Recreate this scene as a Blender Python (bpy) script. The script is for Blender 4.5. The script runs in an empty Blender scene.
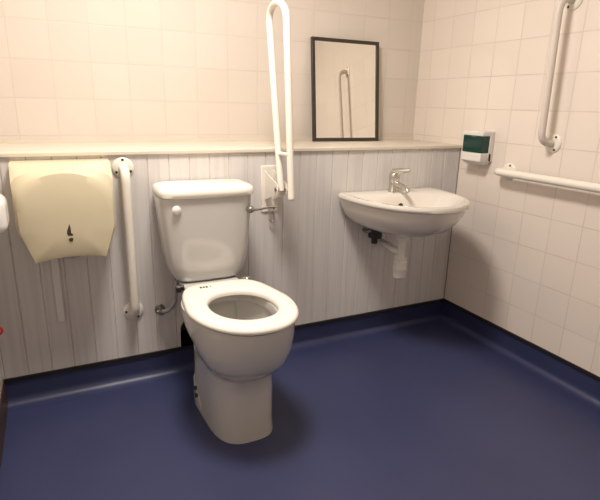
import bpy, bmesh, math
from mathutils import Vector, Matrix
sc = bpy.context.scene
COL = sc.collection
PI = math.pi

# ------------------------------------------------------------------ materials
def new_mat(name):
    m = bpy.data.materials.new(name); m.use_nodes = True
    nt = m.node_tree; b = nt.nodes['Principled BSDF']
    return m, nt, b
def setin(b, **k):
    for a, v in k.items():
        b.inputs[a.replace('_', ' ')].default_value = v
def simple(name, col, rough=.4, metal=0., noise=0., scale=30., bump=0., coat=0.):
    m, nt, b = new_mat(name)
    setin(b, Base_Color=(*col, 1), Roughness=rough, Metallic=metal)
    if coat: b.inputs['Coat Weight'].default_value = coat; b.inputs['Coat Roughness'].default_value = .08
    tc = nt.nodes.new('ShaderNodeTexCoord')
    n = nt.nodes.new('ShaderNodeTexNoise'); n.inputs['Scale'].default_value = scale; n.inputs['Detail'].default_value = 4
    nt.links.new(tc.outputs['Object'], n.inputs['Vector'])
    if noise:
        mx = nt.nodes.new('ShaderNodeMix'); mx.data_type = 'RGBA'
        mx.inputs[6].default_value = (*[c*(1-noise) for c in col], 1)
        mx.inputs[7].default_value = (*[min(1, c*(1+noise)) for c in col], 1)
        nt.links.new(n.outputs['Fac'], mx.inputs[0]); nt.links.new(mx.outputs[2], b.inputs['Base Color'])
    if bump:
        bp = nt.nodes.new('ShaderNodeBump'); bp.inputs['Strength'].default_value = bump; bp.inputs['Distance'].default_value = .002
        nt.links.new(n.outputs['Fac'], bp.inputs['Height']); nt.links.new(bp.outputs[0], b.inputs['Normal'])
    return m
def math_n(nt, op, a, b=None, c=None):
    n = nt.nodes.new('ShaderNodeMath'); n.operation = op
    for i, v in enumerate((a, b, c)):
        if v is None: continue
        if isinstance(v, (int, float)): n.inputs[i].default_value = v
        else: nt.links.new(v, n.inputs[i])
    return n.outputs[0]
def tile_mat(name, axis, u0, su, v0, sv, col, grout, gw=.0022, rough=.16):
    """square wall tiles: lines where (coord-u0)/su is a whole number"""
    m, nt, b = new_mat(name)
    tc = nt.nodes.new('ShaderNodeTexCoord'); sp = nt.nodes.new('ShaderNodeSeparateXYZ')
    nt.links.new(tc.outputs['Object'], sp.inputs[0])
    def line(out, o, s):
        q = math_n(nt, 'DIVIDE', math_n(nt, 'SUBTRACT', out, o), s)
        cell = math_n(nt, 'FLOOR', q)
        d = math_n(nt, 'MULTIPLY', math_n(nt, 'PINGPONG', q, .5), s)     # distance to nearest line (m)
        return cell, d
    c1, d1 = line(sp.outputs[axis], u0, su); c2, d2 = line(sp.outputs[2], v0, sv)
    d = math_n(nt, 'MINIMUM', d1, d2)
    mr = nt.nodes.new('ShaderNodeMapRange'); mr.interpolation_type = 'SMOOTHSTEP'
    nt.links.new(d, mr.inputs[0]); mr.inputs[1].default_value = gw*.5; mr.inputs[2].default_value = gw*1.6
    cmb = nt.nodes.new('ShaderNodeCombineXYZ'); nt.links.new(c1, cmb.inputs[0]); nt.links.new(c2, cmb.inputs[1])
    wn = nt.nodes.new('ShaderNodeTexWhiteNoise'); nt.links.new(cmb.outputs[0], wn.inputs['Vector'])
    ns = nt.nodes.new('ShaderNodeTexNoise'); ns.inputs['Scale'].default_value = 3.; nt.links.new(tc.outputs['Object'], ns.inputs['Vector'])
    v = math_n(nt, 'ADD', math_n(nt, 'MULTIPLY', wn.outputs['Value'], .04), math_n(nt, 'MULTIPLY_ADD', ns.outputs['Fac'], .06, .925))
    vm = nt.nodes.new('ShaderNodeVectorMath'); vm.operation = 'SCALE'; vm.inputs[0].default_value = col
    nt.links.new(v, vm.inputs['Scale'])
    # grout is patchy: some joints nearly vanish
    n2 = nt.nodes.new('ShaderNodeTexNoise'); n2.inputs['Scale'].default_value = 5.; nt.links.new(tc.outputs['Object'], n2.inputs['Vector'])
    g = math_n(nt, 'MULTIPLY', math_n(nt, 'SUBTRACT', 1., mr.outputs[0]), math_n(nt, 'MULTIPLY_ADD', n2.outputs['Fac'], 1.2, .1))
    g = math_n(nt, 'MINIMUM', g, 1.)
    mx = nt.nodes.new('ShaderNodeMix'); mx.data_type = 'RGBA'
    nt.links.new(g, mx.inputs[0]); nt.links.new(vm.outputs[0], mx.inputs[6]); mx.inputs[7].default_value = (*grout, 1)
    nt.links.new(mx.outputs[2], b.inputs['Base Color'])
    rr = math_n(nt, 'MULTIPLY_ADD', g, .5, rough); nt.links.new(rr, b.inputs['Roughness'])
    bp = nt.nodes.new('ShaderNodeBump'); bp.inputs['Strength'].default_value = .35; bp.inputs['Distance'].default_value = .001
    nt.links.new(math_n(nt, 'ADD', mr.outputs[0], math_n(nt, 'MULTIPLY', ns.outputs['Fac'], 2.)), bp.inputs['Height'])
    nt.links.new(bp.outputs[0], b.inputs['Normal'])
    return m
def board_mat():
    m, nt, b = new_mat('painted_boards')
    tc = nt.nodes.new('ShaderNodeTexCoord')
    mp = nt.nodes.new('ShaderNodeMapping'); mp.inputs['Scale'].default_value = (60, 60, 1.6)
    nt.links.new(tc.outputs['Object'], mp.inputs[0])
    n = nt.nodes.new('ShaderNodeTexNoise'); n.inputs['Scale'].default_value = 1.; n.inputs['Detail'].default_value = 6
    nt.links.new(mp.outputs[0], n.inputs['Vector'])
    cr = nt.nodes.new('ShaderNodeValToRGB'); nt.links.new(n.outputs['Fac'], cr.inputs[0])
    cr.color_ramp.elements[0].position = .28; cr.color_ramp.elements[0].color = (.58, .555, .54, 1)
    cr.color_ramp.elements[1].position = .55; cr.color_ramp.elements[1].color = (.655, .632, .61, 1)
    # scuffs, mostly low on the boards
    sp = nt.nodes.new('ShaderNodeSeparateXYZ'); nt.links.new(tc.outputs['Object'], sp.inputs[0])
    mp2 = nt.nodes.new('ShaderNodeMapping'); mp2.inputs['Scale'].default_value = (22, 22, 5)
    nt.links.new(tc.outputs['Object'], mp2.inputs[0])
    n2 = nt.nodes.new('ShaderNodeTexNoise'); n2.inputs['Scale'].default_value = 1.; n2.inputs['Detail'].default_value = 8; n2.inputs['Roughness'].default_value = .75
    nt.links.new(mp2.outputs[0], n2.inputs['Vector'])
    mr = nt.nodes.new('ShaderNodeMapRange'); nt.links.new(n2.outputs['Fac'], mr.inputs[0])
    mr.inputs[1].default_value = .66; mr.inputs[2].default_value = .74
    g = math_n(nt, 'MULTIPLY', mr.outputs[0], .5)
    mx = nt.nodes.new('ShaderNodeMix'); mx.data_type = 'RGBA'
    nt.links.new(g, mx.inputs[0]); nt.links.new(cr.outputs[0], mx.inputs[6]); mx.inputs[7].default_value = (.30, .27, .25, 1)
    nt.links.new(mx.outputs[2], b.inputs['Base Color']); setin(b, Roughness=.45)
    bp = nt.nodes.new('ShaderNodeBump'); bp.inputs['Strength'].default_value = .25; bp.inputs['Distance'].default_value = .0008
    nt.links.new(n.outputs['Fac'], bp.inputs['Height']); nt.links.new(bp.outputs[0], b.inputs['Normal'])
    return m
def vinyl_mat():
    m, nt, b = new_mat('blue_vinyl')
    tc = nt.nodes.new('ShaderNodeTexCoord')
    n = nt.nodes.new('ShaderNodeTexNoise'); n.inputs['Scale'].default_value = 2.2; n.inputs['Detail'].default_value = 3
    n2 = nt.nodes.new('ShaderNodeTexNoise'); n2.inputs['Scale'].default_value = 260.; n2.inputs['Detail'].default_value = 2
    for q in (n, n2): nt.links.new(tc.outputs['Object'], q.inputs['Vector'])
    cr = nt.nodes.new('ShaderNodeValToRGB'); nt.links.new(n.outputs['Fac'], cr.inputs[0])
    cr.color_ramp.elements[0].position = .3; cr.color_ramp.elements[0].color = (.029, .035, .094, 1)
    cr.color_ramp.elements[1].position = .7; cr.color_ramp.elements[1].color = (.039, .047, .118, 1)
    mx = nt.nodes.new('ShaderNodeMix'); mx.data_type = 'RGBA'
    f = math_n(nt, 'GREATER_THAN', n2.outputs['Fac'], .62); f = math_n(nt, 'MULTIPLY', f, .25)
    nt.links.new(f, mx.inputs[0]); nt.links.new(cr.outputs[0], mx.inputs[6]); mx.inputs[7].default_value = (.075, .085, .18, 1)
    nt.links.new(mx.outputs[2], b.inputs['Base Color'])
    setin(b, Roughness=.42)
    bp = nt.nodes.new('ShaderNodeBump'); bp.inputs['Strength'].default_value = .12; bp.inputs['Distance'].default_value = .0008
    nt.links.new(n2.outputs['Fac'], bp.inputs['Height']); nt.links.new(bp.outputs[0], b.inputs['Normal'])
    return m

ZL = .2505 - .0; TV = .152
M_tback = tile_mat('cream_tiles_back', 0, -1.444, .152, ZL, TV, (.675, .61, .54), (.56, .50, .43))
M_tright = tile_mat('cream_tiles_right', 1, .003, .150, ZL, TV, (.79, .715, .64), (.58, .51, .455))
M_board = board_mat(); M_vinyl = vinyl_mat()
M_shelf = simple('shelf_paint', (.66, .60, .50), .4, noise=.05, scale=8)
M_ceil = simple('ceiling_paint', (.80, .76, .70), .8)
M_plaster = simple('wall_paint', (.74, .68, .60), .6, noise=.03, scale=4)
M_black = simple('black_strip', (.012, .011, .012), .5)
M_wood = simple('brown_wood', (.07, .035, .022), .45, noise=.3, scale=12)
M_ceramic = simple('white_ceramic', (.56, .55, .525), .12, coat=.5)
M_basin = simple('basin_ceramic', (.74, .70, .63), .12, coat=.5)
M_seat = simple('seat_plastic', (.84, .80, .72), .2)
M_powder = simple('white_powder_coat', (.80, .76, .68), .3)
M_aged = simple('aged_powder_coat', (.66, .60, .54), .35)
M_chrome = simple('chrome', (.62, .60, .57), .16, metal=1.)
M_dull = simple('dull_steel', (.34, .32, .30), .35, metal=.9)
M_screw = simple('dark_screw', (.045, .04, .038), .4, metal=.5)
M_cream = simple('cream_enamel', (.62, .56, .395), .32, noise=.03, scale=6)
M_logo = simple('brown_print', (.05, .03, .018), .5)
M_plastic = simple('white_plastic', (.72, .70, .66), .3)
M_white = simple('bright_white_plastic', (.82, .80, .76), .25)
M_grey = simple('grey_pvc', (.33, .33, .34), .45, noise=.1)
M_rubber = simple('black_rubber', (.02, .02, .022), .6)
M_frame = simple('dark_bronze_frame', (.035, .028, .020), .35)
M_red = simple('red_plastic', (.45, .02, .03), .3)
M_water = simple('bowl_water', (.30, .30, .27), .03)
M_dirt = simple('grime', (.24, .21, .19), .7)
m, nt, b = new_mat('mirror_glass'); setin(b, Base_Color=(.90, .88, .83, 1), Metallic=1., Roughness=.015); M_mirror = m
m, nt, b = new_mat('green_soap_window'); setin(b, Base_Color=(.003, .040, .029, 1), Roughness=.12); M_green = m
m, nt, b = new_mat('lamp_diffuser'); setin(b, Base_Color=(1, 1, 1, 1)); b.inputs['Emission Color'].default_value = (1, .90, .80, 1); b.inputs['Emission Strength'].default_value = 6.; M_lamp = m

# ------------------------------------------------------------------ mesh helpers
def bm_new(): return bmesh.new()
def link(name, bm, mat, parent=None, smooth=True, angle=40, bevel=0, seg=2):
    bmesh.ops.recalc_face_normals(bm, faces=bm.faces)
    me = bpy.data.meshes.new(name); bm.to_mesh(me); bm.free()
    me.materials.append(mat)
    o = bpy.data.objects.new(name, me); COL.objects.link(o)
    if parent is not None:
        o.parent = parent
        o.matrix_parent_inverse = Matrix.Translation(-Vector(parent.location)) if parent.parent is None else Matrix.Identity(4)
    if bevel:
        md = o.modifiers.new('bevel', 'BEVEL'); md.width = bevel; md.segments = seg; md.limit_method = 'ANGLE'; md.angle_limit = math.radians(35)
    if smooth:
        for p in me.polygons: p.use_smooth = True
        try: me.set_sharp_from_angle(angle=math.radians(angle))
        except Exception: pass
    return o
def thing(name, loc, label, cat, group=None):
    o = bpy.data.objects.new(name, None); COL.objects.link(o); o.location = loc
    o.empty_display_size = .05
    o['label'] = label; o['category'] = cat
    if group: o['group'] = group
    return o
def struct(name, bm, mat, **k):
    o = link(name, bm, mat, **k); o['kind'] = 'structure'; return o
def box(bm, x0, x1, y0, y1, z0, z1):
    v = [bm.verts.new((x, y, z)) for x in (x0, x1) for y in (y0, y1) for z in (z0, z1)]
    for f in ((0,1,3,2),(4,6,7,5),(0,4,5,1),(2,3,7,6),(0,2,6,4),(1,5,7,3)): bm.faces.new([v[i] for i in f])
def loft(bm, rings, cap0=True, cap1=True):
    R = [[bm.verts.new(p) for p in r] for r in rings]
    n = len(R[0])
    for a, b in zip(R, R[1:]):
        for i in range(n):
            bm.faces.new((a[i], a[(i+1) % n], b[(i+1) % n], b[i]))
    if cap0: bm.faces.new(R[0][::-1])
    if cap1: bm.faces.new(R[-1])
def egg(cx, w, yf, yb, ym, z, nf=2.1, nb=2.6, N=48):
    """outline in xy; yf = front (negative), yb = back, ym = y of widest place"""
    pts = []
    for i in range(N):
        t = 2*PI*i/N; c, s = math.cos(t), math.sin(t)
        n = nf if s < 0 else nb
        x = w*math.copysign(abs(c)**(2/n), c)
        y = ym + (abs(s)**(2/n))*((yf-ym) if s < 0 else (yb-ym))
        pts.append((cx+x, y, z))
    return pts
def tube(bm, pts, r, N=14, cap=True):
    """tube along a polyline, pts list of (x,y,z)"""
    P = [Vector(p) for p in pts]; rings = []
    t0 = (P[1]-P[0]).normalized()
    ref = Vector((0, 0, 1)) if abs(t0.z) < .9 else Vector((1, 0, 0))
    u = t0.cross(ref).normalized()
    for i, p in enumerate(P):
        if i == 0: t = (P[1]-P[0])
        elif i == len(P)-1: t = P[-1]-P[-2]
        else: t = (P[i+1]-p).normalized()+(p-P[i-1]).normalized()
        t.normalize(); u = (u-t*u.dot(t)).normalized(); v = t.cross(u)
        rr = r[i] if isinstance(r, (list, tuple)) else r
        rings.append([p+(u*math.cos(a)+v*math.sin(a))*rr for a in [2*PI*k/N for k in range(N)]])
    loft(bm, rings, cap, cap)
def bend(pts, rad, n=8):
    """round the inner corners of a polyline"""
    P = [Vector(p) for p in pts]; out = [P[0]]
    for i in range(1, len(P)-1):
        a = (P[i-1]-P[i]).normalized(); b = (P[i+1]-P[i]).normalized()
        s, e = P[i]+a*rad, P[i]+b*rad
        for k in range(n+1):
            t = k/n; out.append(s*(1-t)**2+P[i]*2*t*(1-t)+e*t*t)
    out.append(P[-1]); return out
def disc(bm, c, ax, prof, N=28):
    """lathe: prof = [(dist along axis, radius)...] around axis from c"""
    c = Vector(c); a = Vector(ax).normalized()
    ref = Vector((0, 0, 1)) if abs(a.z) < .9 else Vector((1, 0, 0))
    u = a.cross(ref).normalized(); v = a.cross(u)
    loft(bm, [[c+a*d+(u*math.cos(t)+v*math.sin(t))*max(r, 1e-4) for t in [2*PI*k/N for k in range(N)]] for d, r in prof])

# ------------------------------------------------------------------ room
XL, YF, ZC, YB = -2.195, -2.40, 2.42, .403
bm = bm_new(); box(bm, XL-.1, .1, YF-.1, YB+.1, -.08, 0); struct('floor', bm, M_vinyl, smooth=False)
bm = bm_new(); box(bm, XL-.1, .1, YF-.1, YB+.1, ZC, ZC+.08); struct('ceiling', bm, M_ceil, smooth=False)
bm = bm_new(); box(bm, XL, 0, YB, YB+.1, 0, ZC); struct('wall_back', bm, M_tback, smooth=False)
bm = bm_new(); box(bm, 0, .1, YF-.1, YB+.1, 0, ZC); struct('wall_right', bm, M_tright, smooth=False)
bm = bm_new(); box(bm, XL-.1, XL, YF-.1, YB+.1, 0, ZC); struct('wall_left', bm, M_tright, smooth=False)
bm = bm_new(); box(bm, XL, 0, YF-.1, YF, 0, ZC); struct('wall_front', bm, M_plaster, smooth=False)

# boarded duct panel with V-grooves and an arched pipe opening behind the pan
ZS0, ZS1 = .9624, .979
HX0, HX1, HZ = -1.508, -1.345, .262
def hole_z(x):
    if HX0 < x < HX1:
        c = (HX0+HX1)/2; w = (HX1-HX0)/2; q = abs((x-c)/w)
        return .19+(HZ-.19)*math.sqrt(max(0, 1-q*q))
    return 0.
xs = []
g0, gs = -.186, .0835
k = -2
cuts = []
for k in range(-3, 26):
    g = g0-k*gs
    cuts += [(g-.003, 0), (g, .004), (g+.003, 0)]
for i in range(21): 
    x = HX0+(HX1-HX0)*(1-math.cos(PI*i/20))/2
    cuts.append((x+ (0 if 0 < i < 20 else 0), None))
cuts = [c for c in cuts if XL < c[0] < 0] + [(XL, 0), (0, 0), (HX0-.0004, None), (HX1+.0004, None)]
cuts.sort(key=lambda c: c[0])
def gd(x):
    q = ((x-g0)/gs) % 1; d = min(q, 1-q)*gs
    return .004*max(0, 1-d/.003)
bm = bm_new(); TH = .018
cols = []
for x, _ in cuts:
    zb = hole_z(x); y = gd(x)
    cols.append([bm.verts.new(p) for p in ((x, y, zb), (x, y, ZS0), (x, TH, ZS0), (x, TH, zb))])
for a, b_ in zip(cols, cols[1:]):
    for i in range(4): bm.faces.new((a[i], a[(i+1) % 4], b_[(i+1) % 4], b_[i]))
bm.faces.new(cols[0]); bm.faces.new(cols[-1][::-1])
struct('wall_panelling', bm, M_board, smooth=False)

bm = bm_new(); box(bm, XL, -.001, -.010, YB, ZS0, ZS1)
o = link('ledge_shelf', bm, M_shelf, bevel=.0035, seg=3)
o['label'] = 'long cream painted ledge shelf running along the top of the boarded panel'; o['category'] = 'shelf'
bm = bm_new(); box(bm, XL, 0, YB-.007, YB, ZS1, ZS1+.014); struct('trim_1', bm, M_shelf, smooth=False)   # sealant bead at the back of the ledge

# coved vinyl skirting with a black capping strip
def cove(name, p0, p1, nrm, mat, m0=1, m1=1, h=.10, r=.035):
    p0, p1, n = Vector(p0), Vector(p1), Vector(nrm); d = (p1-p0).normalized()
    prof = [(.003, h)]
    for i in range(9):
        a = PI/2*i/8; prof.append((.003+r*(1-math.cos(a)), r*(1-math.sin(a))+.0015))
    prof += [(.003+r+.02, .0008), (0, .0008), (0, h)]
    bm = bm_new()
    loft(bm, [[p0+n*a+d*a*m0+Vector((0, 0, z)) for a, z in prof], [p1+n*a-d*a*m1+Vector((0, 0, z)) for a, z in prof]])
    return struct(name, bm, mat, angle=50)
cove('baseboard_back', (XL, 0, 0), (0, 0, 0), (0, -1, 0), M_vinyl, 0, 1)
cove('baseboard_right', (0, 0, 0), (0, YF, 0), (-1, 0, 0), M_vinyl, 1, 0)
bm = bm_new(); box(bm, XL, 0, -.008, 0, .0995, .116); struct('trim_2', bm, M_black, smooth=False)
bm = bm_new(); box(bm, -.008, 0, YF, -.008, .0995, .116); struct('trim_3', bm, M_black, smooth=False)
bm = bm_new(); box(bm, XL, XL+.003, YF, -.012, .0, .12); struct('baseboard_left', bm, M_wood, smooth=False)
# black sealant in the corner between boards and tiles
bm = bm_new(); box(bm, -.0035, 0, -.0035, 0, .116, ZS0); struct('trim_4', bm, M_dirt, smooth=False)

# ------------------------------------------------------------------ toilet
CX = -1.418
T = thing('toilet', (CX, -.35, 0), 'white close-coupled toilet with open seat and tall cistern against the boarded panel', 'toilet')
ZR = .470
bm = bm_new()
N = 56
def sh(pts): return [(x-(y+.10)*.055, y, z) for x, y, z in pts]      # pan stands very slightly askew
P_ = lambda w, yf, yb, ym, z, nf, nb: sh(egg(CX, w, yf, yb, ym, z, nf, nb, N))
ring = [
 P_(.115, -.598, -.235, -.42, 0, 3.0, 7), P_(.115, -.598, -.235, -.42, .010, 3.0, 7),
 P_(.112, -.592, -.235, -.42, .06, 3.0, 7), P_(.112, -.592, -.235, -.42, .18, 3.0, 6),
 P_(.112, -.592, -.232, -.42, .235, 2.9, 6), P_(.116, -.612, -.225, -.42, .258, 2.6, 4.5),
 P_(.130, -.642, -.25, -.50, .280, 2.3, 1.9), P_(.149, -.670, -.25, -.50, .315, 2.25, 1.8),
 P_(.167, -.692, -.24, -.49, .365, 2.2, 1.9), P_(.178, -.706, -.24, -.45, .41, 2.2, 2.1), P_(.181, -.710, -.24, -.44, .45, 2.2, 2.5),
 P_(.180, -.709, -.24, -.44, ZR-.002, 2.2, 2.5), P_(.172, -.700, -.245, -.44, ZR, 2.2, 2.5),
 P_(.122, -.642, -.31, -.46, ZR, 2.1, 2.4), P_(.118, -.638, -.315, -.46, ZR-.006, 2.1, 2.4),
 P_(.118, -.638, -.315, -.46, ZR-.035, 2.1, 2.4), P_(.128, -.645, -.305, -.46, ZR-.040, 2.1, 2.4),
 P_(.120, -.630, -.31, -.46, .39, 2.1, 2.4), P_(.10, -.60, -.33, -.46, .33, 2.1, 2.2),
 P_(.075, -.56, -.36, -.46, .285, 2.1, 2.1), P_(.05, -.52, -.39, -.455, .26, 2, 2)]
loft(bm, ring)
# rear deck that carries the cistern
def rbox(cx, w, y0, y1, z, n=5, N=56): return egg(cx, w, y0, y1, (y0+y1)/2, z, n, n, N)
loft(bm, [rbox(CX, .06, -.34, -.16, .27), rbox(CX, .075, -.34, -.12, .34), rbox(CX, .088, -.32, -.06, .42), rbox(CX, .108, -.28, -.03, .450), rbox(CX, .116, -.27, -.025, .468), rbox(CX, .112, -.265, -.03, .476)])
# foot flange at the side
for s in (-1,):
    loft(bm, [[(CX+s*.09, -.25, .0), (CX+s*.102, -.262, .0), (CX+s*.100, -.37, .0), (CX+s*.09, -.42, .0)],
              [(CX+s*.09, -.25, .13), (CX+s*.101, -.262, .11), (CX+s*.101, -.35, .05), (CX+s*.09, -.42, .02)]])
pan = link('pan', bm, M_ceramic, T, angle=50)
bm = bm_new(); loft(bm, [P_(.074, -.556, -.362, -.46, .292, 2.1, 2.1), P_(.0742, -.5562, -.3618, -.46, .2935, 2.1, 2.1)])
link('water', bm, M_water, T)
for (sy, sz) in ((-.300, .082), (-.318, .058)):
    bm = bm_new(); disc(bm, (CX-.095, sy, sz), (-1, 0, 0), [(0, .008), (.0145, .008), (.016, .005)], 14); o = link('fixing_screw', bm, M_screw, T)
# seat ring
bm = bm_new()
so = lambda w, yf, yb, z, nb=3.6: egg(CX, w, yf, yb, -.455, z, 2.15, nb, N)
def seatring(d, z):  # d = inset from full outline
    pts = []
    for (x, y, zz) in egg(CX, .188-d, -.722+d, -.243-d, -.47, z, 2.15, 5.5, N):
        q = max(0, (y+.50)/.257); x = CX+(x-CX)*(1-.25*q**1.4)      # sides draw in towards the hinges
        pts.append((x, y, zz))
    return sh(pts)
def seathole(d, z): return sh(egg(CX+.006, .114-d, -.632+d, -.36-d, -.495, z, 2.1, 2.2, N))
S0 = .474
loft(bm, [seathole(.0, S0), seatring(.006, S0), seatring(.0, S0+.005), seatring(.001, S0+.013), seatring(.007, S0+.020), seatring(.02, S0+.0225),
          seathole(-.02, S0+.0225), seathole(-.008, S0+.020), seathole(.0, S0+.012), seathole(.0, S0)], False, False)
seat = link('seat', bm, M_seat, T, angle=60)
for s in (-1, 1):
    bm = bm_new(); tube(bm, [(CX+s*.118, -.236, .484), (CX+s*.148, -.236, .484)], .011, 12)
    disc(bm, (CX+s*.137, -.236, .468), (0, 0, 1), [(0, .012), (.02, .012), (.024, .008)], 14)
    link('hinge', bm, M_dull if s > 0 else M_screw, T)
bm = bm_new()
for dx, w_ in ((-.044, .008), (-.033, .006), (-.022, .008), (-.008, .003)):
    box(bm, CX+dx-w_/2-.024, CX+dx+w_/2-.024, -.306, -.290, S0+.0222, S0+.0232)
lg = link('maker_mark', bm, M_logo, seat, smooth=False)
# cistern
bm = bm_new()
cr = lambda w, yf, z: egg(CX+.004, w, yf, -.012, -.10, z, 4.6, 7, 48)
loft(bm, [cr(.105, -.165, .477), cr(.122, -.180, .480), cr(.137, -.190, .490), cr(.149, -.197, .515), cr(.158, -.201, .55), cr(.166, -.204, .60), cr(.173, -.206, .68), cr(.180, -.207, .76), cr(.183, -.207, .817)])
cis = link('cistern', bm, M_ceramic, T, angle=50)
bm = bm_new()
cl = lambda d, z: egg(CX+.006, .188-d, -.218+d, -.008, -.10, z, 5, 8, 48)
loft(bm, [cl(.006, .818), cl(.001, .822), cl(0, .836), cl(.003, .847), cl(.011, .854), cl(.03, .857)])
link('cistern_lid', bm, M_seat, cis, angle=50)
bm = bm_new(); disc(bm, (CX-.126, -.205, .778), (0, -1, 0), [(0, .0165), (.006, .0165), (.010, .012), (.012, .005), (.0125, .001)]); link('blanking_plug', bm, M_white, cis)
bm = bm_new(); disc(bm, (CX+.164, -.200, .762), (0, -1, 0), [(0, .015), (.012, .015), (.018, .011), (.022, .008), (.0235, .001)])
lv = link('flush_lever_boss', bm, M_dull, cis)
bm = bm_new()
tube(bm, [(CX+.164, -.217, .762), (CX+.20, -.219, .762), (CX+.235, -.217, .767), (CX+.262, -.214, .7665), (CX+.272, -.213, .7665)], [.006, .0045, .004, .0065, .004], 12)
link('flush_lever', bm, M_chrome, lv)
# inlet valve and hose
bm = bm_new()
tube(bm, bend([(CX-.172, -.0, .312), (CX-.172, -.035, .312), (CX-.150, -.07, .325), (CX-.128, -.11, .372), (CX-.122, -.13, .48)], .02, 5), .0085, 10)
link('water_hose', bm, M_grey, T)
bm = bm_new()
disc(bm, (CX-.172, -.001, .312), (0, -1, 0), [(0, .022), (.004, .020), (.006, .009), (.03, .009), (.032, .013), (.045, .013), (.047, .006)], 18)
disc(bm, (CX-.19, -.03, .312), (1, 0, 0), [(0, .007), (.03, .007)], 12)
link('service_valve', bm, M_dull, T)
# soil pipe
bm = bm_new(); tube(bm, [(CX, -.235, .185), (CX, -.10, .180), (CX, .30, .172)], .052, 24)
link('soil_pipe', bm, M_grey, T)

# ------------------------------------------------------------------ wash basin
BX = -.472
B = thing('wash_basin', (BX, 0, .765), 'small white wall-hung wash basin fixed to the boarded panel near the right corner', 'basin')
bm = bm_new(); zr = .768
be = lambda w, yf, yb, ym, z, nf=2.15, nb=6: egg(BX, w, yf, yb, ym, z, nf, nb, 64)
loft(bm, [be(.06, -.25, -.05, -.12, .598), be(.12, -.305, -.02, -.11, .602), be(.17, -.355, -.006, -.10, .614), be(.208, -.398, -.001, -.09, .636),
          be(.238, -.434, -.001, -.08, .668), be(.258, -.460, -.001, -.075, .705), be(.268, -.474, -.001, -.07, .736), be(.270, -.476, -.001, -.07, .742), be(.279, -.487, -.001, -.07, .746),
          be(.281, -.489, -.001, -.07, .758), be(.277, -.485, -.003, -.07, zr), be(.262, -.468, -.006, -.07, zr+.001),
          be(.243, -.446, -.112, -.17, zr-.003, 2.15, 2.6), be(.232, -.434, -.122, -.18, zr-.012, 2.15, 2.6), be(.208, -.400, -.135, -.19, .735, 2.1, 2.4), be(.17, -.345, -.15, -.2, .70, 2.1, 2.3),
          be(.12, -.31, -.165, -.215, .668, 2, 2.2), be(.06, -.27, -.19, -.225, .652, 2, 2), be(.022, -.247, -.205, -.225, .648, 2, 2)])
bowl = link('bowl', bm, M_basin, B, angle=60)
bm = bm_new(); disc(bm, (BX, -.226, .6475), (0, 0, 1), [(0, .021), (.003, .021), (.004, .014), (.0035, .002)]); link('plug_hole', bm, M_chrome, B)
bm = bm_new(); disc(bm, (BX-.004, -.150, .716), (0, -.86, .5), [(-.01, .010), (.0045, .010), (.005, .001)], 18); link('overflow_hole', bm, M_rubber, B)
# tap
TX, TY = BX+.012, -.062
bm = bm_new()
disc(bm, (TX, TY, zr-.001), (0, 0, 1), [(0, .028), (.006, .028), (.010, .025), (.050, .024), (.062, .026), (.084, .026), (.094, .020), (.097, .004)], 24)
tube(bm, [(TX, TY, zr+.042), (TX+.002, TY-.05, zr+.036), (TX+.004, TY-.10, zr+.026), (TX+.004, TY-.108, zr+.014)], [.015, .013, .011, .0105], 16)
tap = link('tap', bm, M_chrome, B, angle=50)
bm = bm_new(); tube(bm, [(TX-.004, TY+.01, zr+.092), (TX+.014, TY-.03, zr+.102), (TX+.038, TY-.065, zr+.108)], [.016, .014, .009], 12); link('tap_lever', bm, M_chrome, tap)
# trap and pipes under the bowl
BX0 = BX; BX = BX-.022
bm = bm_new()
disc(bm, (BX, -.205, .615), (0, 0, -1), [(0, .034), (.03, .034), (.034, .030), (.05, .030), (.054, .018), (.13, .018), (.132, .030), (.155, .030), (.158, .033), (.185, .033), (.189, .0345), (.196, .0345), (.20, .032), (.235, .030), (.243, .020), (.245, .002)], 26)
tube(bm, bend([(BX, -.20, .50), (BX, -.13, .50), (BX+.02, -.10, .50), (BX+.02, .001, .50)], .02, 4), .018, 14)
link('bottle_trap', bm, M_plastic, B)
bm = bm_new()
tube(bm, bend([(BX-.085, .001, .57), (BX-.085, -.05, .57), (BX-.05, -.06, .60), (BX-.02, -.062, .66)], .018, 5), .008, 10)
tube(bm, bend([(BX+.03, .001, .555), (BX+.03, -.05, .555), (BX+.01, -.06, .60), (BX+.006, -.062, .66)], .018, 5), .008, 10)
link('supply_pipe', bm, M_dull, B)
bm = bm_new()
box(bm, BX-.080, BX-.028, -.085, -.035, .540, .597); tube(bm, [(BX-.056, -.06, .54), (BX-.056, -.06, .513)], .016, 14)
link('mixing_valve', bm, M_rubber, B, bevel=.005)
bm = bm_new(); tube(bm, [(BX-.005, -.075, .577), (BX+.050, -.075, .572)], .013, 14); box(bm, BX+.01, BX+.03, -.09, -.05, .558, .590); link('isolating_valve', bm, M_screw, B, bevel=.003); BX = BX0

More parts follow.
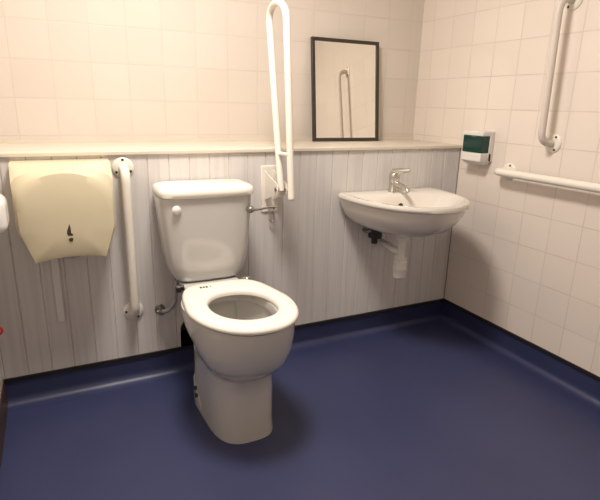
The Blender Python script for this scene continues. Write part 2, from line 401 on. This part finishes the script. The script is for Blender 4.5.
# ------------------------------------------------------------------ hand dryer
DX = -1.911
D = thing('hand_dryer', (DX, 0, .60), 'cream enamel box hand dryer on the boarded panel under the ledge, left of the toilet', 'hand dryer')
def resample(poly, n):
    P = [Vector(p) for p in poly]; L = [0]
    for a, b_ in zip(P, P[1:]+P[:1]): L.append(L[-1]+(b_-a).length)
    out = []
    for i in range(n):
        s = L[-1]*i/n
        for k in range(len(P)):
            if L[k] <= s <= L[k+1]+1e-9:
                t = (s-L[k])/max(L[k+1]-L[k], 1e-9); out.append(P[k].lerp(P[(k+1) % len(P)], t)); break
    return out
def dout(w, zt, zb, ch, cw, y, arch=0, n=13, bow=.012):
    """front-view outline, symmetrical; fixed number of points per side so rings match"""
    pts = []
    for i in range(2*n+1):                       # top, left to right
        q = -1+i/n; pts.append((DX+w*q, y, zt-arch*(1-math.sqrt(max(0, 1-(abs(q)**2.2))))))
    for i in range(1, 9): t = i/8; pts.append((DX+w, y, (zt-arch)*(1-t)+(zb+ch)*t))
    for i in range(1, 6): t = i/5; pts.append((DX+w-cw*t, y, zb+ch*(1-t)))
    for i in range(1, 15): t = i/15; q = 1-2*t; pts.append((DX+(w-cw)*q, y, zb+bow*(1-q*q)))
    for i in range(0, 5): t = i/5; pts.append((DX-w+cw*(1-t), y, zb+ch*t))
    for i in range(0, 8): t = i/8; pts.append((DX-w, y, (zb+ch)*(1-t)+(zt-arch)*t))
    return pts
bm = bm_new()
loft(bm, [dout(.158, .950, .640, .070, .045, 0), dout(.161, .951, .637, .070, .045, -.004), dout(.161, .950, .632, .075, .048, -.06), dout(.161, .946, .626, .085, .046, -.095, .004),
          dout(.159, .936, .620, .105, .042, -.150, .045), dout(.155, .930, .618, .11, .038, -.168, .10), dout(.149, .924, .620, .11, .035, -.176, .12), dout(.130, .90, .636, .09, .036, -.181, .11), dout(.05, .80, .70, .01, .01, -.185, .03)])
body = link('casing', bm, M_cream, D, angle=28)
# printed drip mark
bm = bm_new()
dm = [(0, .036), (-.004, .024), (-.008, .014), (-.009, .005), (-.006, -.002), (.006, -.003), (.009, .001), (.003, .006), (.003, .024)]
loft(bm, [[(DX+.003+x*1.1, -.1835-d, .712+z*1.1) for x, z in dm] for d in (0, .002)])
dm2 = [(-.006, -.012), (-.004, -.020), (.004, -.022), (.008, -.012), (.002, -.009)]
loft(bm, [[(DX+.003+x*1.1, -.1835-d, .712+z*1.1) for x, z in dm2] for d in (0, .002)])
link('drip_mark', bm, M_logo, body, smooth=False)
bm = bm_new(); tube(bm, [(DX, -.10, .640), (DX, -.10, .612)], [.034, .034], 20); link('air_outlet', bm, M_dull, D)

bm = bm_new(); box(bm, -1.983, -1.956, -.013, -.0005, .325, .630)
o = link('cable_trunking', bm, M_plastic, bevel=.002)
o['label'] = 'narrow white cable trunking running down the boards below the cream hand dryer'; o['category'] = 'trunking'

# ------------------------------------------------------------------ grab rails
def flange(c, ax, r, parent, screws=3, rot=0, mat=None):
    bm = bm_new(); disc(bm, c, ax, [(0, r), (.004, r), (.007, r*.92), (.009, r*.6)], 28)
    f = link('flange', bm, mat or M_powder, parent)
    a = Vector(ax).normalized(); ref = Vector((0, 0, 1)); u = a.cross(ref).normalized(); v = a.cross(u)
    for k in range(screws):
        t = rot+2*PI*k/screws
        bm = bm_new(); disc(bm, Vector(c)+a*.006+(u*math.cos(t)+v*math.sin(t))*r*.76, ax, [(0, .0052), (.003, .0052), (.0035, .001)], 10)
        link('screw', bm, M_screw, f)
    return f
G = thing('grab_rail', (-1.70, 0, .60), 'vertical white grab rail on the boards between hand dryer and toilet', 'grab rail', None)
bm = bm_new(); tube(bm, bend([(-1.697, .0, .915), (-1.697, -.062, .915), (-1.697, -.062, .322), (-1.697, 0, .322)], .05, 9), .0175, 18)
link('rail', bm, M_powder, G, angle=70)
flange((-1.697, 0, .915), (0, -1, 0), .040, G, 3, .55); flange((-1.697, 0, .322), (0, -1, 0), .040, G, 3, 0)

G = thing('grab_rail', (0, -.54, 1.30), 'vertical white grab rail high on the right tiled wall, above the horizontal rail', 'grab rail', None)
bm = bm_new(); tube(bm, bend([(0, -.545, 1.030), (-.074, -.540, 1.030), (-.074, -.530, 1.592), (0, -.535, 1.592)], .055, 9), .0150, 18)
link('rail', bm, M_aged, G, angle=70)
flange((0, -.545, 1.030), (-1, 0, 0), .040, G, 3, 0); flange((0, -.535, 1.592), (-1, 0, 0), .040, G, 3, 1)
G = thing('grab_rail', (0, -.70, .88), 'horizontal white grab rail low along the right tiled wall, right of the soap dispenser', 'grab rail', None)
bm = bm_new(); tube(bm, bend([(0, -.325, .882), (-.060, -.305, .882), (-.060, -1.02, .882), (0, -1.02, .882)], .035, 9), .0175, 18)
link('rail', bm, M_powder, G, angle=70)
flange((0, -.335, .882), (-1, 0, 0), .040, G, 3, .3); flange((0, -1.02, .882), (-1, 0, 0), .040, G, 3, .3)

# folded-up support rail
FX = -1.09
F = thing('fold_up_rail', (FX, 0, .82), 'white hinged support rail folded upright between the toilet and the basin', 'support rail')
bm = bm_new()
P = [Vector((FX, -.133, .815)), Vector((FX, -.012, 1.40))]
Q = [Vector((FX, -.172, 1.39)), Vector((FX, -.236, .80))]
pts = [P[0], P[1]]
d1 = (P[1]-P[0]).normalized(); d2 = (Q[0]-Q[1]).normalized()
c0, c1 = P[1]+d1*.08, Q[0]+d2*.08
pts = [P[0], P[1]]
pk1, pk2 = c0+d1*.092, c1+d2*.092
for k in range(17):
    t = k/16; pts.append(c0*(1-t)**3+pk1*3*t*(1-t)**2+pk2*3*t*t*(1-t)+c1*t**3)
pts += [Q[0], Q[1]]
tube(bm, pts, .0138, 18)
disc(bm, Q[1], -d2, [(-.004, .0138), (.004, .013), (.009, .009), (.0105, .001)], 18)
link('rail', bm, M_powder, F, angle=70)
bm = bm_new(); a = P[0].lerp(P[1], .26); b_ = Q[1].lerp(Q[0], .29); tube(bm, [a, b_], .0085, 12); link('crossbar', bm, M_powder, F)
bm = bm_new(); box(bm, FX-.038, FX+.042, -.006, 0, .700, .905); link('wall_plate', bm, M_powder, F, bevel=.003)
for (sx, sz, r_) in ((-.012, .868, .0065), (.022, .716, .005)):
    bm = bm_new(); disc(bm, (FX+sx, -.006, sz), (0, -1, 0), [(0, r_), (.003, r_), (.005, r_*.5)], 12); link('screw', bm, M_screw, F)
for s in (-1, 1):
    bm = bm_new(); X0 = FX+s*.021
    pr_ = [(-.004, .885), (-.05, .87), (-.140, .845), (-.152, .822), (-.145, .80), (-.06, .775), (-.004, .755)]
    loft(bm, [[(X0-.0015, y, z) for y, z in pr_], [(X0+.0015, y, z) for y, z in pr_]]); link('hinge_cheek', bm, M_powder, F, smooth=False)
bm = bm_new(); disc(bm, (FX-.028, -.132, .822), (1, 0, 0), [(0, .006), (.001, .009), (.055, .009), (.056, .006)], 14); link('pivot_bolt', bm, M_dull, F)
bm = bm_new(); tube(bm, bend([(FX+.020, -.006, .700), (FX+.020, -.022, .665), (FX+.004, -.022, .655), (FX-.004, -.016, .668)], .006, 4), .0035, 8); link('stay_clip', bm, M_dull, F)

# ------------------------------------------------------------------ mirror leaning on the ledge
yaw, tilt = math.radians(-1.4), math.radians(6.2)
MW, MH = .400, .515
Mi = thing('mirror', (-.506, .326, ZS1+.0015), 'dark-framed rectangular mirror leaning on the tiles above the ledge, left of the basin', 'mirror')
Mi.rotation_euler = (-tilt, math.radians(0.), yaw)
def local(name, bm, mat, par, **k):
    o = link(name, bm, mat, None, **k); o.parent = par; return o
bm = bm_new(); w = MW/2; fw = .017; dp = .018
for (x0, x1, z0, z1) in ((-w, w, 0, fw), (-w, w, MH-fw, MH), (-w, -w+fw, fw, MH-fw), (w-fw, w, fw, MH-fw)):
    box(bm, x0, x1, -dp/2, dp/2, z0, z1)
fr = local('frame', bm, M_frame, Mi, bevel=.0015)
bm = bm_new(); box(bm, -w+fw, w-fw, -.003, .002, fw, MH-fw); local('glass', bm, M_mirror, Mi, smooth=False)
bm = bm_new(); box(bm, -w+fw, w-fw, .002, dp/2-.001, fw, MH-fw); local('backing', bm, M_wood, Mi, smooth=False)

# ------------------------------------------------------------------ soap dispenser
S = thing('soap_dispenser', (0, -.2, .92), 'white soap dispenser with dark green window on the right wall beside the basin', 'soap dispenser')
y0, y1 = -.222, -.092
bm = bm_new(); box(bm, -.030, 0, y0, y1, .915, 1.060); box(bm, -.080, -.025, y0, y1, 1.038, 1.060)
link('housing', bm, M_plastic, S, bevel=.004, seg=3)
bm = bm_new(); box(bm, -.080, -.028, y0+.002, y1-.002, .958, 1.039); link('window', bm, M_green, S, bevel=.004, seg=3)
bm = bm_new(); loft(bm, [[(-.080, y0, .957), (-.080, y1, .957), (-.01, y1, .957), (-.01, y0, .957)], [(-.082, y0, .918), (-.082, y1, .918), (-.01, y1, .918), (-.01, y0, .918)], [(-.06, y0+.012, .900), (-.06, y1-.012, .900), (-.01, y1-.012, .900), (-.01, y0+.012, .900)]])
link('push_bar', bm, M_plastic, S, bevel=.004, seg=3)

# ------------------------------------------------------------------ items at the left edge
bm = bm_new(); box(bm, XL, -2.082, -.31, -.175, .758, .872)
R_ = thing('roll_dispenser', (XL, -.22, .75), 'white rounded plastic dispenser at the far left edge beside the hand dryer', 'dispenser')
link('cover', bm, M_white, R_, bevel=.028, seg=5)
bm = bm_new(); box(bm, XL, -2.11, -.29, -.19, 0.750, .760); link('base_slot', bm, M_dull, R_, smooth=False)
C_ = thing('emergency_cord', (-2.174, -.14, ZC), 'red bangle of the emergency pull cord at the far left edge above the skirting', 'pull cord')

# ------------------------------------------------------------------ ceiling lamp
Lc = Vector((-1.52, -.68, ZC))
LT = thing('ceiling_light', tuple(Lc), 'round white ceiling light over the middle of the room', 'ceiling light')
bm = bm_new(); disc(bm, Lc, (0, 0, -1), [(0, .165), (.03, .165), (.034, .155)], 36); link('base_ring', bm, M_plastic, LT)
bm = bm_new(); disc(bm, Lc+Vector((0, 0, -.03)), (0, 0, -1), [(0, .15), (.02, .148), (.038, .125), (.05, .08), (.054, .01)], 36); link('diffuser', bm, M_lamp, LT)
ld = bpy.data.lights.new('ceiling_lamp', 'AREA'); ld.shape = 'DISK'; ld.size = .42; ld.energy = 29; ld.color = (1, .91, .83)
lo = bpy.data.objects.new('ceiling_lamp', ld); COL.objects.link(lo); lo.location = Lc+Vector((0, 0, -.09)); lo.parent = LT
lo.matrix_parent_inverse = Matrix.Translation(-Lc)

w = bpy.data.worlds.new('World'); sc.world = w; w.use_nodes = True
w.node_tree.nodes['Background'].inputs[0].default_value = (.9, .85, .8, 1); w.node_tree.nodes['Background'].inputs[1].default_value = .05

# emergency cord pieces
bm = bm_new(); disc(bm, (-2.174, -.14, ZC), (0, 0, -1), [(0, .04), (.02, .04), (.03, .02)], 20); link('ceiling_rose', bm, M_plastic, C_)
bm = bm_new(); tube(bm, [(-2.174, -.14, ZC-.02), (-2.174, -.14, .395)], .0015, 6); link('cord', bm, M_red, C_)
bm = bm_new(); tube(bm, [(-2.174+.016*math.sin(a), -.14, .378+.016*math.cos(a)) for a in [2*PI*k/20 for k in range(21)]], .0045, 8); link('bangle', bm, M_red, C_)

# ------------------------------------------------------------------ camera
yaw, pitch, roll = .458972692, .284597676, .0248172778
f = Vector((math.sin(yaw)*math.cos(pitch), math.cos(yaw)*math.cos(pitch), -math.sin(pitch)))
r0 = Vector((math.cos(yaw), -math.sin(yaw), 0)); u0 = r0.cross(f)
r = math.cos(roll)*r0+math.sin(roll)*u0; u = -math.sin(roll)*r0+math.cos(roll)*u0
cd = bpy.data.cameras.new('camera'); cam = bpy.data.objects.new('camera', cd); COL.objects.link(cam)
mw = Matrix((r, u, -f)).transposed().to_4x4(); mw.translation = Vector((-1.93370693, -2.03391315, 1.16659426))
cam.matrix_world = mw; cd.sensor_fit = 'HORIZONTAL'; cd.sensor_width = 36; cd.lens = 36*499.53/600; cd.clip_start = .05
sc.camera = cam
sc.view_settings.view_transform = 'Standard'; sc.view_settings.look = 'None'; sc.view_settings.gamma = 1
sc.view_settings.use_curve_mapping = False; sc.view_settings.exposure = .46
